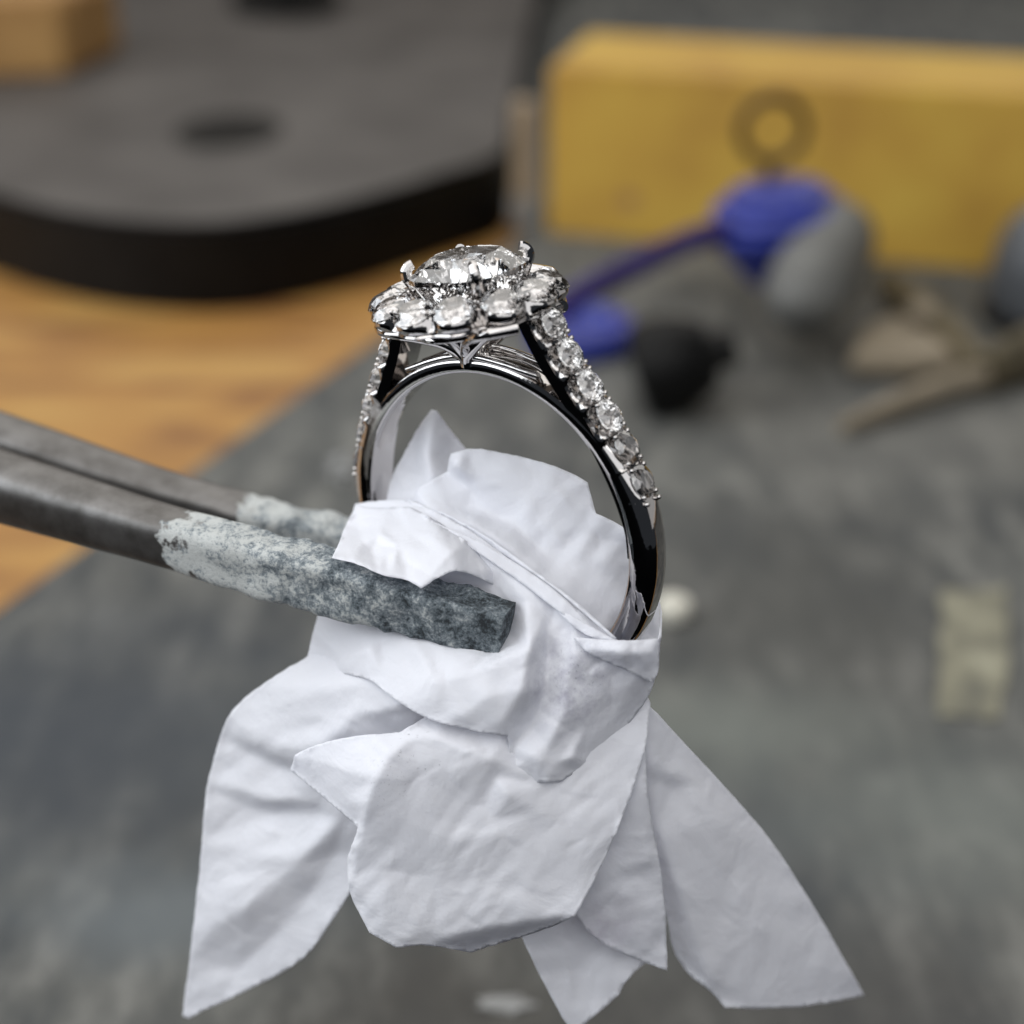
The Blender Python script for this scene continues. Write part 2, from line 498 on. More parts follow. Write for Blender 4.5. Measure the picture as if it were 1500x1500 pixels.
def brilliant(name, r, n=8, power=None, table=0.56, ch=0.30, pd=0.86, girdle=0.05, low=(0.30, 0.735)):
    def rad(a):
        if not power:
            return 1.0
        return 1.0 / (abs(math.cos(a)) ** power + abs(math.sin(a)) ** power) ** (1 / power)
    pts = []
    for k in range(n):
        a = 2 * math.pi * (k + 0.5) / n
        pts.append((table * rad(a) * math.cos(a), table * rad(a) * math.sin(a), ch))
        a = 2 * math.pi * k / n
        pts.append((0.80 * rad(a) * math.cos(a), 0.80 * rad(a) * math.sin(a), ch * 0.60))
        a = 2 * math.pi * k / n
        pts.append((low[0] * rad(a) * math.cos(a), low[0] * rad(a) * math.sin(a), -girdle - pd * low[1]))
    for k in range(2 * n):
        a = 2 * math.pi * k / (2 * n)
        for z in (0, -girdle):
            pts.append((rad(a) * math.cos(a), rad(a) * math.sin(a), z))
    pts.append((0, 0, -girdle - pd))
    bm = bmesh.new()
    vs = [bm.verts.new((x * r, y * r, z * r)) for x, y, z in pts]
    res = bmesh.ops.convex_hull(bm, input=vs)
    junk = list({g for g in res['geom_interior'] + res['geom_unused'] if isinstance(g, bmesh.types.BMVert) and g.is_valid})
    if junk:
        bmesh.ops.delete(bm, geom=junk, context='VERTS')
    bmesh.ops.dissolve_limit(bm, angle_limit=math.radians(0.8), verts=bm.verts, edges=bm.edges)
    return bm_mesh(name, bm)


def frame(origin, up, side=Vector((0, 1, 0))):
    z = Vector(up).normalized()
    y = (Vector(side) - z * Vector(side).dot(z)).normalized()
    x = y.cross(z)
    m = Matrix((x, y, z)).transposed().to_4x4()
    return Matrix.Translation(origin) @ m


bead_mesh = lathe_mesh('bead', [(0.001, 0.012), (0.007, 0.0105), (0.0115, 0.005), (0.013, -0.002), (0.0135, -0.04)], 10)
bead_mesh.materials.append(m_gold)
bead_mesh.polygons.foreach_set('use_smooth', [True] * len(bead_mesh.polygons))

# ---- shoulders with their row of stones
OUTER = [(0.985, -0.10), (0.990, 0.04), (0.972, 0.16), (0.935, 0.30), (0.868, 0.475), (0.788, 0.64), (0.695, 0.795), (0.598, 0.955), (0.525, 1.11), (0.495, 1.185)]
STONES = [(0.935, 0.30), (0.868, 0.475), (0.788, 0.64), (0.695, 0.795), (0.598, 0.955), (0.525, 1.11)]
sr = 0.090
shoulder_stone = brilliant('shoulder_diamond', sr)
shoulder_stone.materials.append(m_dia)


def shoulder(sx):
    path = catmull([(x, 0, z) for x, z in OUTER], 14)
    sts = [Vector((x, 0, z)) for x, z in STONES]
    verts, faces = [], []
    m = 0
    for i, p in enumerate(path):
        t = (path[min(i + 1, len(path) - 1)] - path[max(i - 1, 0)]).normalized()
        nrm = Vector((t.z, 0, -t.x))
        d = min((p - s).length for s in sts)
        half = 0.092
        past = p.z < 0.21
        c = 0 if past else 0.058 * max(0, math.cos(min(d / half, 1.0) * math.pi / 2)) ** 0.8
        f = max(0, min(1, (p.z + 0.1) / 0.3))
        top = 0.012 if not past else 0.004
        hw = HW - 0.004 + 0.003 * f
        th = 0.135
        inset = 0.0 if past else 0.035 * max(0, 1 - (d / (sr * 0.95)) ** 2)
        prof = [(-hw, -th), (-hw - 0.001, -0.07), (-hw, -0.030 - c), (-hw + 0.008, -0.012 - c), (-hw + 0.03, top - 0.01 - c * 1.0 - inset), (-hw * 0.35, top - inset * 1.2 - c * 0.5)]
        if past:
            prof = [(-hw, -th), (-hw - 0.001, -0.09), (-hw, -0.062), (-hw * 0.93, -0.038), (-hw * 0.7, -0.010), (-hw * 0.35, 0.001)]
        prof = prof + [(-y, r) for y, r in prof[::-1]]
        m = len(prof)
        for y, r in prof:
            q = p + nrm * r
            verts.append((q.x * sx, y, q.z))
    for i in range(len(path) - 1):
        for j in range(m):
            faces.append((i * m + j, i * m + (j + 1) % m, (i + 1) * m + (j + 1) % m, (i + 1) * m + j))
    faces.append(tuple(range(m)))
    faces.append(tuple(range((len(path) - 1) * m, len(path) * m)))
    me = mesh_of('shoulder', verts, faces)
    bm = bmesh.new(); bm.from_mesh(me); bmesh.ops.recalc_face_normals(bm, faces=bm.faces); bm.to_mesh(me); bm.free()
    sh = link('shoulder', me, m_gold, ring, sharp=45)
    nn = len(sts)
    for k, s in enumerate(sts):
        t = (sts[min(k + 1, nn - 1)] - sts[max(k - 1, 0)]).normalized()
        up = Vector((t.z * sx, 0, -t.x))
        o = link('shoulder_diamond', shoulder_stone, None, sh, smooth=False)
        o.matrix_local = frame(Vector((s.x * sx, 0, s.z)) + up * 0.006, up) @ Matrix.Rotation(random.uniform(0, 0.8), 4, 'Z')
    ext = [sts[0] * 2 - sts[1]] + sts
    for k in range(len(ext) - 1):
        mid = (ext[k] + ext[k + 1]) / 2
        t = (ext[k + 1] - ext[k]).normalized()
        up = Vector((t.z, 0, -t.x))
        for y in (-0.056, 0.056):
            for e in (-0.019, 0.019):
                q = mid + up * 0.012 + t * e
                bd = link('bead', bead_mesh, None, sh, smooth=False)
                bd.matrix_local = frame(Vector((q.x * sx, y * (1.0 if abs(e) else 1), q.z)), Vector((up.x * sx, y * 5, up.z)), Vector((0, 0, 1)))
    return sh


shoulder(1)
shoulder(-1)

# ---- halo setting
ZH = 1.268
HS = []
for side in range(4):
    for da, rr in ((-28.5, 0.415), (0, 0.425), (28.5, 0.415)):
        a = math.radians(side * 90 + da)
        HS.append(Vector((rr * math.cos(a), rr * math.sin(a), ZH)))
hr = 0.114


def halo_r(a, rad):
    d = Vector((math.cos(a), math.sin(a)))
    best = 0.36
    for s in HS:
        c = Vector((s.x, s.y))
        bproj = c.dot(d)
        disc = rad * rad - (c.length_squared - bproj * bproj)
        if disc > 0:
            best = max(best, bproj + math.sqrt(disc))
    return best


def halo_mesh():
    n = 288
    raw = [halo_r(2 * math.pi * i / n, hr - 0.004) for i in range(n)]
    for _ in range(3):
        raw = [(raw[i - 1] + raw[i] * 2 + raw[(i + 1) % n]) / 4 for i in range(n)]
    wide = raw[:]
    for _ in range(30):
        wide = [(wide[i - 1] + wide[i] * 2 + wide[(i + 1) % n]) / 4 for i in range(n)]
    verts, faces = [], []
    for i in range(n):
        a = 2 * math.pi * i / n
        da = min(abs((a - math.atan2(s.y, s.x) + math.pi) % (2 * math.pi) - math.pi) for s in HS)
        sc = max(0, math.cos(min(da / math.radians(14.2), 1) * math.pi / 2)) ** 0.7
        ro, rw = raw[i], wide[i]
        zt = ZH - 0.006 - 0.030 * sc
        prof = [(0.285, ZH - 0.02), (0.31, ZH - 0.03), (rw - 0.10, ZH - 0.05), (ro - 0.035, zt - 0.004), (ro - 0.008, zt), (ro, zt - 0.012), (ro - 0.002, ZH - 0.065), (rw * 0.985, ZH - 0.085), (rw * 0.955, ZH - 0.096), (rw * 0.945, ZH - 0.101), (rw * 0.95, ZH - 0.104), (rw * 0.955, ZH - 0.110), (rw * 0.945, ZH - 0.118), (rw * 0.91, ZH - 0.121), (rw * 0.80, ZH - 0.115), (0.27, ZH - 0.10)]
        for r, z in prof:
            verts.append((r * math.cos(a), r * math.sin(a), z))
    m = len(prof)
    for i in range(n):
        for j in range(m):
            faces.append((i * m + j, i * m + (j + 1) % m, ((i + 1) % n) * m + (j + 1) % m, ((i + 1) % n) * m + j))
    me = mesh_of('halo_setting', verts, faces)
    bm = bmesh.new(); bm.from_mesh(me); bmesh.ops.recalc_face_normals(bm, faces=bm.faces); bm.to_mesh(me); bm.free()
    return me


halo = link('halo_setting', halo_mesh(), m_gold, ring, sharp=50)
halo_stone = brilliant('halo_diamond', hr, table=0.58, ch=0.36)
halo_stone.materials.append(m_dia)
for s in HS:
    o = link('halo_diamond', halo_stone, None, halo, smooth=False)
    up = Vector((s.x * 0.85, s.y * 0.85, 1))
    o.matrix_local = frame(s + Vector((s.x * 0.03, s.y * 0.03, 0.004)), up, Vector((-s.y, s.x, 0))) @ Matrix.Rotation(random.uniform(0, 0.8), 4, 'Z')
for k in range(12):
    c = (HS[k] + HS[(k + 1) % 12]) / 2
    a = math.atan2(c.y, c.x)
    for rr, da in ((halo_r(a, hr) + 0.012, 2.2), (halo_r(a, hr) + 0.012, -2.2), (0.335, 0)):
        bd = link('bead', bead_mesh, None, halo, smooth=False)
        aa = a + math.radians(da)
        bd.matrix_local = frame(Vector((rr * math.cos(aa), rr * math.sin(aa), ZH + 0.012)), Vector((math.cos(aa) * 0.4, math.sin(aa) * 0.4, 1)), Vector((1, 0.1, 0)))

# ---- centre stone and claws
ZC = 1.392
cs = brilliant('centre_diamond', 0.282, n=12, power=3.4, table=0.60, ch=0.31, pd=0.86, girdle=0.10, low=(0.80, 0.42))
o = link('centre_diamond', cs, m_dia, ring, smooth=False)
o.matrix_local = Matrix.Translation((0.055, -0.03, ZC)) @ Matrix.Rotation(math.radians(45), 4, 'Z') @ Matrix.Diagonal((1.03, 0.88, 1, 1)) @ Matrix.Rotation(math.radians(-45), 4, 'Z')
o['label'] = 'large cushion cut diamond in four claws'
claw = catmull([(0.16, 0, 1.14), (0.235, 0, 1.24), (0.295, 0, 1.36), (0.315, 0, 1.395), (0.316, 0, 1.428), (0.300, 0, 1.450), (0.276, 0, 1.460)], 5)
crad = [0.037 - 0.010 * (i / (len(claw) - 1)) for i in range(len(claw))]
claw_mesh = tube_mesh('prong', claw, crad, 10)
for k in range(4):
    o = link('prong', claw_mesh, m_gold, ring)
    o.rotation_euler = (0, 0, math.radians(45 + 90 * k))
    o.location = [(0.035, 0, 0), (0.09, -0.065, 0), (0.03, 0, 0), (0.045, -0.02, 0)][k]

# ---- gallery under the halo: swooping wires, a lower rail and the centre post, front and back
for sy in (-1, 1):
    gal = link('gallery_post', tube_mesh('gallery_post', [(0, sy * 0.07, 0.905), (0, sy * 0.085, 0.95), (0, sy * 0.11, 0.99), (0, sy * 0.16, 1.06), (0, sy * 0.22, 1.14)], [0.05, 0.042, 0.036, 0.04, 0.05], 14), m_gold, ring)
    for sx in (-1, 1):
        pts = catmull([(sx * 0.0, sy * 0.09, 0.93), (sx * 0.03, sy * 0.12, 0.985), (sx * 0.08, sy * 0.175, 1.04), (sx * 0.16, sy * 0.25, 1.085), (sx * 0.26, sy * 0.31, 1.12), (sx * 0.36, sy * 0.30, 1.14), (sx * 0.44, sy * 0.2, 1.14)], 6)
        link('gallery_wire', tube_mesh('gallery_wire', pts, [0.036 - 0.008 * math.sin(math.pi * i / (len(pts) - 1)) for i in range(len(pts))], 12), m_gold, gal)
        pts = catmull([(sx * 0.02, sy * 0.10, 0.965), (sx * 0.10, sy * 0.115, 1.02), (sx * 0.20, sy * 0.125, 1.085), (sx * 0.30, sy * 0.12, 1.15)], 6)
        link('gallery_wire', tube_mesh('gallery_wire', pts, [0.03 + 0.012 * abs(2 * i / (len(pts) - 1) - 1) for i in range(len(pts))], 12), m_gold, gal)
        pts = catmull([(sx * 0.02, sy * 0.088, 0.948), (sx * 0.12, sy * 0.085, 0.935), (sx * 0.25, sy * 0.08, 0.905), (sx * 0.37, sy * 0.075, 0.868), (sx * 0.43, sy * 0.07, 0.85)], 6)
        link('gallery_wire', tube_mesh('gallery_wire', pts, 0.021, 12), m_gold, gal)
rail = [(0.31 * (1 + 0.06 * math.cos(4 * a)) * math.cos(a), 0.31 * (1 + 0.06 * math.cos(4 * a)) * math.sin(a), 1.105) for a in [2 * math.pi * k / 64 for k in range(65)]]
link('gallery_rail', tube_mesh('gallery_rail', rail, 0.024, 10, cap=False), m_gold, ring)

# ================================================================ tissue paper
tissue = empty('tissue_paper', at(700, 1050, 8.9))
tag(tissue, 'crumpled sheet of white tissue paper wrapped round the lower ring', 'tissue paper')
bpy.context.view_layer.update()
TINV = tissue.matrix_world.inverted() if tissue.matrix_world.to_translation().length > 0 else Matrix.Translation(-tissue.location)
TINV = Matrix.Translation(-tissue.location)


def dens(poly, step, closed=True):
    out = []
    n = len(poly)
    for i in range(n if closed else n - 1):
        a, b = Vector(poly[i]), Vector(poly[(i + 1) % n])
        k = max(1, int((b - a).xy.length / step))
        for j in range(k):
            out.append(a.lerp(b, j / k))
    if not closed:
        out.append(Vector(poly[-1]))
    return out


def round_poly(poly, keep=0.55):
    """soften the corners of an outline whose turn is gentle; sharp tips stay"""
    P = [Vector(p) for p in poly]
    out = []
    n = len(P)
    for i in range(n):
        a, b, c = P[i - 1], P[i], P[(i + 1) % n]
        ang = (b - a).xy.angle((c - b).xy, 0)
        if ang > math.radians(28):
            out.append(b)
        else:
            out.append(b.lerp(a, 0.2)); out.append(b.lerp(c, 0.2))
    return out


def inside(poly, x, y):
    r = False
    n = len(poly)
    j = n - 1
    for i in range(n):
        xi, yi, xj, yj = poly[i][0], poly[i][1], poly[j][0], poly[j][1]
        if (yi > y) != (yj > y) and x < (xj - xi) * (y - yi) / (yj - yi) + xi:
            r = not r
        j = i
    return r


def sheet(name, outline, creases=(), pts=(), smooth=3, crinkle=0.014, cscale=1.0, step=5.0, seed=0, label=None, ncrease=16, camp=0.012, cdir=None):
    outline = round_poly(outline)
    # coarse folds: piecewise flat facets between outline and creases
    cv, ce = [], []
    base = len(outline)
    cv = [Vector(p) for p in outline]
    for c in creases:
        s = len(cv)
        for p in c:
            cv.append(Vector(p))
        ce += [(s + i, s + i + 1) for i in range(len(c) - 1)]
    for p in pts:
        cv.append(Vector(p))
    r = delaunay_2d_cdt([Vector((p.x, p.y)) for p in cv], ce, [list(range(base))], 1, 1e-4)
    v2, fs, orig = r[0], r[2], r[3]
    cz = []
    for i, v in enumerate(v2):
        if orig[i]:
            cz.append(cv[orig[i][0]].z)
        else:
            w = [(1 / ((v - p.xy).length_squared + 1e-6) ** 1.5, p.z) for p in cv]
            cz.append(sum(a * b for a, b in w) / sum(a for a, b in w))
    tris = []
    for f in fs:
        for k in range(1, len(f) - 1):
            a, b, c = f[0], f[k], f[k + 1]
            xs = [v2[q].x for q in (a, b, c)]; ys = [v2[q].y for q in (a, b, c)]
            tris.append((a, b, c, min(xs), max(xs), min(ys), max(ys)))

    def depth(x, y):
        for a, b, c, x0, x1, y0, y1 in tris:
            if x0 - .01 <= x <= x1 + .01 and y0 - .01 <= y <= y1 + .01:
                A, B, C = v2[a], v2[b], v2[c]
                den = (B.y - C.y) * (A.x - C.x) + (C.x - B.x) * (A.y - C.y)
                if abs(den) < 1e-9:
                    continue
                l1 = ((B.y - C.y) * (x - C.x) + (C.x - B.x) * (y - C.y)) / den
                l2 = ((C.y - A.y) * (x - C.x) + (A.x - C.x) * (y - C.y)) / den
                if l1 > -1e-3 and l2 > -1e-3 and l1 + l2 < 1.001:
                    return l1 * cz[a] + l2 * cz[b] + (1 - l1 - l2) * cz[c]
        return None
    bnd = dens(outline, step)
    for p in bnd:
        e = noise.noise(Vector((p.x / 9, p.y / 9, seed))) * 1.3 + noise.noise(Vector((p.x / 40, p.y / 40, seed + 9))) * 2.0
        p.x += e * 0.7
        p.y += e * 0.7
    bp = [(p.x, p.y) for p in bnd]
    xs = [p[0] for p in bp]; ys = [p[1] for p in bp]
    inn = []
    y = min(ys)
    row = 0
    near2 = (step * 0.55) ** 2
    grid = {}
    for p in bp:
        grid.setdefault((int(p[0] // step), int(p[1] // step)), []).append(p)
    while y < max(ys):
        x = min(xs) + (step / 2 if row % 2 else 0)
        while x < max(xs):
            jx = x + random.uniform(-1, 1) * step * 0.12; jy = y + random.uniform(-1, 1) * step * 0.12
            if inside(bp, jx, jy):
                gx, gy = int(jx // step), int(jy // step)
                ok = all((q[0] - jx) ** 2 + (q[1] - jy) ** 2 > near2 for i in (-1, 0, 1) for j in (-1, 0, 1) for q in grid.get((gx + i, gy + j), ()))
                if ok:
                    inn.append((jx, jy))
            x += step
        y += step * 0.866
        row += 1
    allp = bp + inn
    nb = len(bp)
    r = delaunay_2d_cdt([Vector(p) for p in allp], [], [list(range(nb))], 1, 1e-4)
    V, F = r[0], r[2]
    Z = []
    for i, v in enumerate(V):
        d = depth(v.x, v.y)
        if d is None:
            w = [(1 / ((v - p.xy).length_squared + 1e-6) ** 2, p.z) for p in cv]
            d = sum(a * b for a, b in w) / sum(a for a, b in w)
        Z.append(d)
    nbr = [set() for _ in V]
    for f in F:
        for k in range(len(f)):
            nbr[f[k]].add(f[k - 1]); nbr[f[k - 1]].add(f[k])
    for _ in range(smooth):
        Z = [0.45 * Z[i] + 0.55 * sum(Z[j] for j in nbr[i]) / len(nbr[i]) if nbr[i] else Z[i] for i in range(len(V))]
    rnd = random.Random(seed * 31 + 5)
    waves = []
    for k in range(5):
        an = (rnd.choice(cdir) + 1.57 + rnd.gauss(0, 0.35)) if cdir and k < 3 else rnd.uniform(0, math.pi)
        waves.append((math.cos(an), math.sin(an), (150, 105, 72, 48, 33)[k] * rnd.uniform(0.85, 1.2), rnd.random()))
    segs = []
    for _ in range(ncrease):
        k = rnd.randrange(len(V))
        c = V[k]
        an = rnd.choice(cdir) + rnd.gauss(0, 0.45) if cdir else rnd.uniform(0, math.pi)
        ln = rnd.uniform(25, 90)
        d = Vector((math.cos(an), math.sin(an)))
        segs.append((c - d * ln / 2, d, ln, rnd.choice((-1, 1)) * rnd.uniform(0.4, 1) * camp, rnd.uniform(4, 9), rnd.uniform(-0.15, 0.15)))
    for (p, d, ln, amp, wd, bend) in segs:
        nx, ny = -d.y, d.x
        for i, v in enumerate(V):
            ex, ey = v.x - p.x, v.y - p.y
            al = (ex * d.x + ey * d.y) / ln
            if 0 < al < 1:
                di = abs(ex * nx + ey * ny - bend * ln * math.sin(al * math.pi))
                if di < wd * 3:
                    Z[i] += amp * math.sin(al * math.pi) * (math.exp(-di / wd * 1.6))
    verts = []
    for i, v in enumerate(V):
        q = Vector((v.x / 130 * cscale, v.y / 130 * cscale, seed * 3.7))
        wv = Vector((noise.noise(q * 1.3 + Vector((5, 1, 2))), noise.noise(q * 1.3 + Vector((1, 9, 4))), 0)) * 0.5
        n1 = 1 - 2 * abs(noise.noise(q + wv))
        h = crinkle * 0.6 * (n1 - 0.5)
        px_, py_ = v.x + wv.x * 34, v.y + wv.y * 34
        for k, (dx, dy, lam, ph) in enumerate(waves):
            f = ((px_ * dx + py_ * dy) / lam + ph) % 1.0
            msk = noise.noise(Vector((v.x / 95 + 7 * k, v.y / 95, seed * 1.9 + k)))
            msk = max(0.0, min(1.0, 0.35 + msk * 1.6))
            h += crinkle * 0.011 * lam * msk * (abs(f - 0.5) - 0.25) * 2
        verts.append(TINV @ at(v.x, v.y, Z[i] + h))
    me = mesh_of(name, verts, [tuple(f) for f in F if len(f) >= 3])
    bm = bmesh.new(); bm.from_mesh(me)
    bmesh.ops.recalc_face_normals(bm, faces=bm.faces)
    bm.to_mesh(me); bm.free()
    o = link(name, me, m_tis, tissue, sharp=None)
    so = o.modifiers.new('thickness', 'SOLIDIFY')
    so.thickness = 0.004
    so.offset = 0
    if label:
        o['label'] = label
    return o


# (px, py, depth) -- back to front
sheet('peak', [(562, 745, 9.08), (577, 690, 9.04), (590, 668, 9.0), (612, 628, 8.97), (632, 600, 8.95), (640, 602, 8.94), (660, 630, 8.96), (688, 664, 8.95), (705, 700, 8.9), (690, 765, 8.9), (620, 770, 8.95)],
      creases=[[(634, 602, 8.95), (628, 635, 8.86), (624, 660, 8.84), (630, 720, 8.82)], [(612, 640, 8.98), (610, 690, 8.98), (600, 735, 8.98)], [(650, 640, 8.9), (658, 672, 8.92), (640, 700, 8.84)]],
      smooth=3, seed=1)
sheet('inner_fold', [(655, 690, 8.78), (660, 664, 8.74), (690, 655, 8.70), (760, 668, 8.63), (805, 680, 8.58), (842, 695, 8.54), (860, 706, 8.50), (868, 735, 8.50), (872, 751, 8.47), (905, 767, 8.45), (945, 795, 8.46), (952, 850, 8.54), (935, 915, 8.64), (905, 965, 8.64), (850, 930, 8.48), (760, 860, 8.42), (690, 815, 8.55), (630, 785, 8.7), (595, 760, 8.85), (612, 715, 8.82)],
      creases=[[(640, 735, 8.75), (700, 748, 8.69), (750, 768, 8.62), (776, 792, 8.57), (840, 844, 8.46), (893, 900, 8.50)],
               [(628, 745, 8.70), (700, 772, 8.50), (760, 812, 8.40), (820, 862, 8.36), (880, 925, 8.45)],
               [(690, 690, 8.66), (770, 735, 8.56), (860, 780, 8.50), (910, 800, 8.50)],
               [(668, 680, 8.62), (700, 705, 8.66), (690, 715, 8.70)],
               [(740, 690, 8.60), (820, 720, 8.52), (865, 750, 8.49)]],
      smooth=2, seed=2, crinkle=0.030, ncrease=26, cdir=[0.7, 0.6])
sheet('back_wrap', [(530, 760, 9.2), (640, 770, 9.3), (800, 830, 9.2), (930, 930, 8.9), (950, 1000, 8.75), (930, 1100, 8.8), (800, 1180, 9.0), (620, 1100, 9.2), (490, 960, 9.15), (500, 850, 9.15)],
      creases=[[(560, 800, 9.35), (700, 900, 9.5), (800, 1050, 9.3)]], smooth=6, seed=3, crinkle=0.03)
sheet('reflector_flap', [(648, 745, 9.6), (690, 690, 10.1), (770, 695, 10.3), (840, 722, 9.9), (878, 772, 9.25), (888, 850, 9.05), (850, 910, 9.2), (760, 960, 9.4), (680, 890, 9.3), (640, 800, 9.4)],  # unseen flap added so the ring's inner band mirrors white
      creases=[[(690, 770, 9.9), (780, 790, 10.0), (840, 820, 9.6)]], smooth=4, seed=14, crinkle=0.03, step=9)
# tails
sheet('right_tail', [(940, 1030, 8.435), (957, 1038, 8.458), (990, 1075, 8.576), (1060, 1150, 8.770), (1130, 1230, 8.948), (1200, 1340, 9.160), (1245, 1420, 9.358), (1266, 1458, 9.494), (1200, 1472, 9.306), (1130, 1478, 9.166), (1062, 1476, 9.033), (1040, 1450, 9.016), (1008, 1428, 9.040), (985, 1392, 9.044), (976, 1340, 8.931), (950, 1200, 8.648), (925, 1120, 8.514)],
      creases=[[(945, 1075, 8.443), (975, 1130, 8.502), (1040, 1200, 8.676), (1090, 1232, 8.842), (1128, 1230, 8.946)], [(945, 1140, 8.514), (965, 1230, 8.590), (1000, 1330, 8.752), (1040, 1440, 8.948)],
               [(955, 1125, 8.473), (985, 1150, 8.600), (1035, 1150, 8.670)], [(955, 1050, 8.474), (985, 1110, 8.568), (1050, 1160, 8.736)]],
      pts=[(1060, 1280, 8.794), (1150, 1400, 9.088), (1100, 1330, 8.912), (1180, 1380, 9.148)], smooth=6, seed=4, crinkle=0.012)
sheet('lower_tail', [(752, 1340, 8.683), (765, 1375, 8.718), (800, 1447, 8.828), (830, 1502, 8.906), (845, 1515, 8.915), (862, 1496, 8.902), (902, 1462, 8.858), (922, 1430, 8.816), (960, 1400, 8.835), (950, 1250, 8.670), (900, 1200, 8.535), (830, 1280, 8.591)],
      creases=[[(850, 1340, 8.693), (860, 1400, 8.835), (862, 1490, 8.898)]], smooth=5, seed=5)
sheet('lower_tail', [(835, 1330, 8.546), (870, 1375, 8.628), (925, 1403, 8.677), (978, 1422, 8.710), (976, 1350, 8.640), (968, 1270, 8.554), (950, 1180, 8.441), (945, 1090, 8.380), (900, 1120, 8.350), (870, 1240, 8.423)],
      creases=[[(945, 1160, 8.367), (955, 1260, 8.477), (965, 1360, 8.607)], [(880, 1290, 8.498), (960, 1265, 8.530)]], smooth=5, seed=6)
sheet('left_tail', [(452, 962, 8.86), (420, 980, 8.88), (365, 1015, 8.95), (335, 1048, 9.0), (320, 1085, 9.06), (303, 1150, 9.10), (295, 1250, 9.18), (281, 1380, 9.3), (267, 1488, 9.45), (277, 1492, 9.42), (330, 1466, 9.32), (400, 1432, 9.18), (455, 1397, 9.05), (500, 1327, 8.88), (514, 1306, 8.84), (560, 1240, 8.75), (620, 1100, 8.50), (620, 1010, 8.30), (560, 935, 8.50), (480, 930, 8.78)],
      creases=[[(334, 1062, 9.02), (365, 1085, 8.93), (420, 1112, 8.80), (455, 1118, 8.70)],
               [(330, 1080, 9.06), (372, 1102, 9.00), (417, 1122, 8.93), (450, 1130, 8.80)],
               [(311, 1146, 9.10), (360, 1160, 9.00), (404, 1174, 8.92), (440, 1172, 8.84), (466, 1170, 8.78)],
               [(312, 1158, 9.12), (360, 1176, 9.08), (404, 1188, 9.04), (470, 1190, 8.86)],
               [(494, 1200, 8.74), (440, 1260, 8.90), (360, 1330, 9.06), (307, 1362, 9.2)],
               [(500, 1205, 8.76), (492, 1250, 8.88), (440, 1330, 9.04), (350, 1420, 9.28)],
               [(400, 985, 8.86), (450, 1005, 8.68), (505, 1035, 8.52)],
               [(430, 1095, 8.72), (480, 1040, 8.60), (535, 1000, 8.43)], [(470, 1090, 8.60), (520, 1050, 8.44), (580, 1035, 8.32)]],
      smooth=3, seed=7, crinkle=0.016, cdir=[0.4, 2.3])
sheet('front_flap', [(425, 1128, 8.526), (433, 1106, 8.470), (470, 1088, 8.380), (530, 1076, 8.280), (585, 1074, 8.240), (640, 1040, 8.340), (740, 1030, 8.340), (860, 1000, 8.360), (935, 990, 8.380), (953, 1030, 8.400), (948, 1085, 8.340), (925, 1165, 8.291), (882, 1268, 8.304), (843, 1343, 8.316), (800, 1360, 8.448), (760, 1373, 8.517), (690, 1395, 8.593), (632, 1384, 8.385), (580, 1388, 8.358), (541, 1366, 8.372), (512, 1310, 8.393), (508, 1265, 8.381), (524, 1211, 8.304), (470, 1165, 8.431)],
      creases=[[(600, 1082, 8.180), (572, 1105, 8.120), (550, 1140, 8.114), (535, 1180, 8.162), (520, 1230, 8.257), (514, 1290, 8.339)],
               [(640, 1078, 8.170), (620, 1140, 8.154), (575, 1240, 8.244), (560, 1350, 8.321)],
               [(632, 1382, 8.373), (700, 1362, 8.329), (770, 1350, 8.301), (843, 1342, 8.305)],
               [(720, 1110, 8.150), (728, 1140, 8.204), (690, 1180, 8.212), (650, 1240, 8.224), (640, 1300, 8.286), (605, 1370, 8.335)],
               [(730, 1145, 8.178), (712, 1180, 8.232), (722, 1200, 8.216)],
               [(700, 1340, 8.304), (760, 1330, 8.277), (850, 1290, 8.289), (900, 1200, 8.276)],
               [(745, 1165, 8.162), (800, 1150, 8.221), (870, 1110, 8.280), (935, 1050, 8.360)],
               [(725, 1220, 8.210), (790, 1190, 8.209), (880, 1150, 8.261)]],
      pts=[(480, 1120, 8.340), (505, 1170, 8.315), (800, 1250, 8.241), (700, 1290, 8.274)], smooth=3, seed=8, crinkle=0.015, ncrease=22, camp=0.010, step=4)
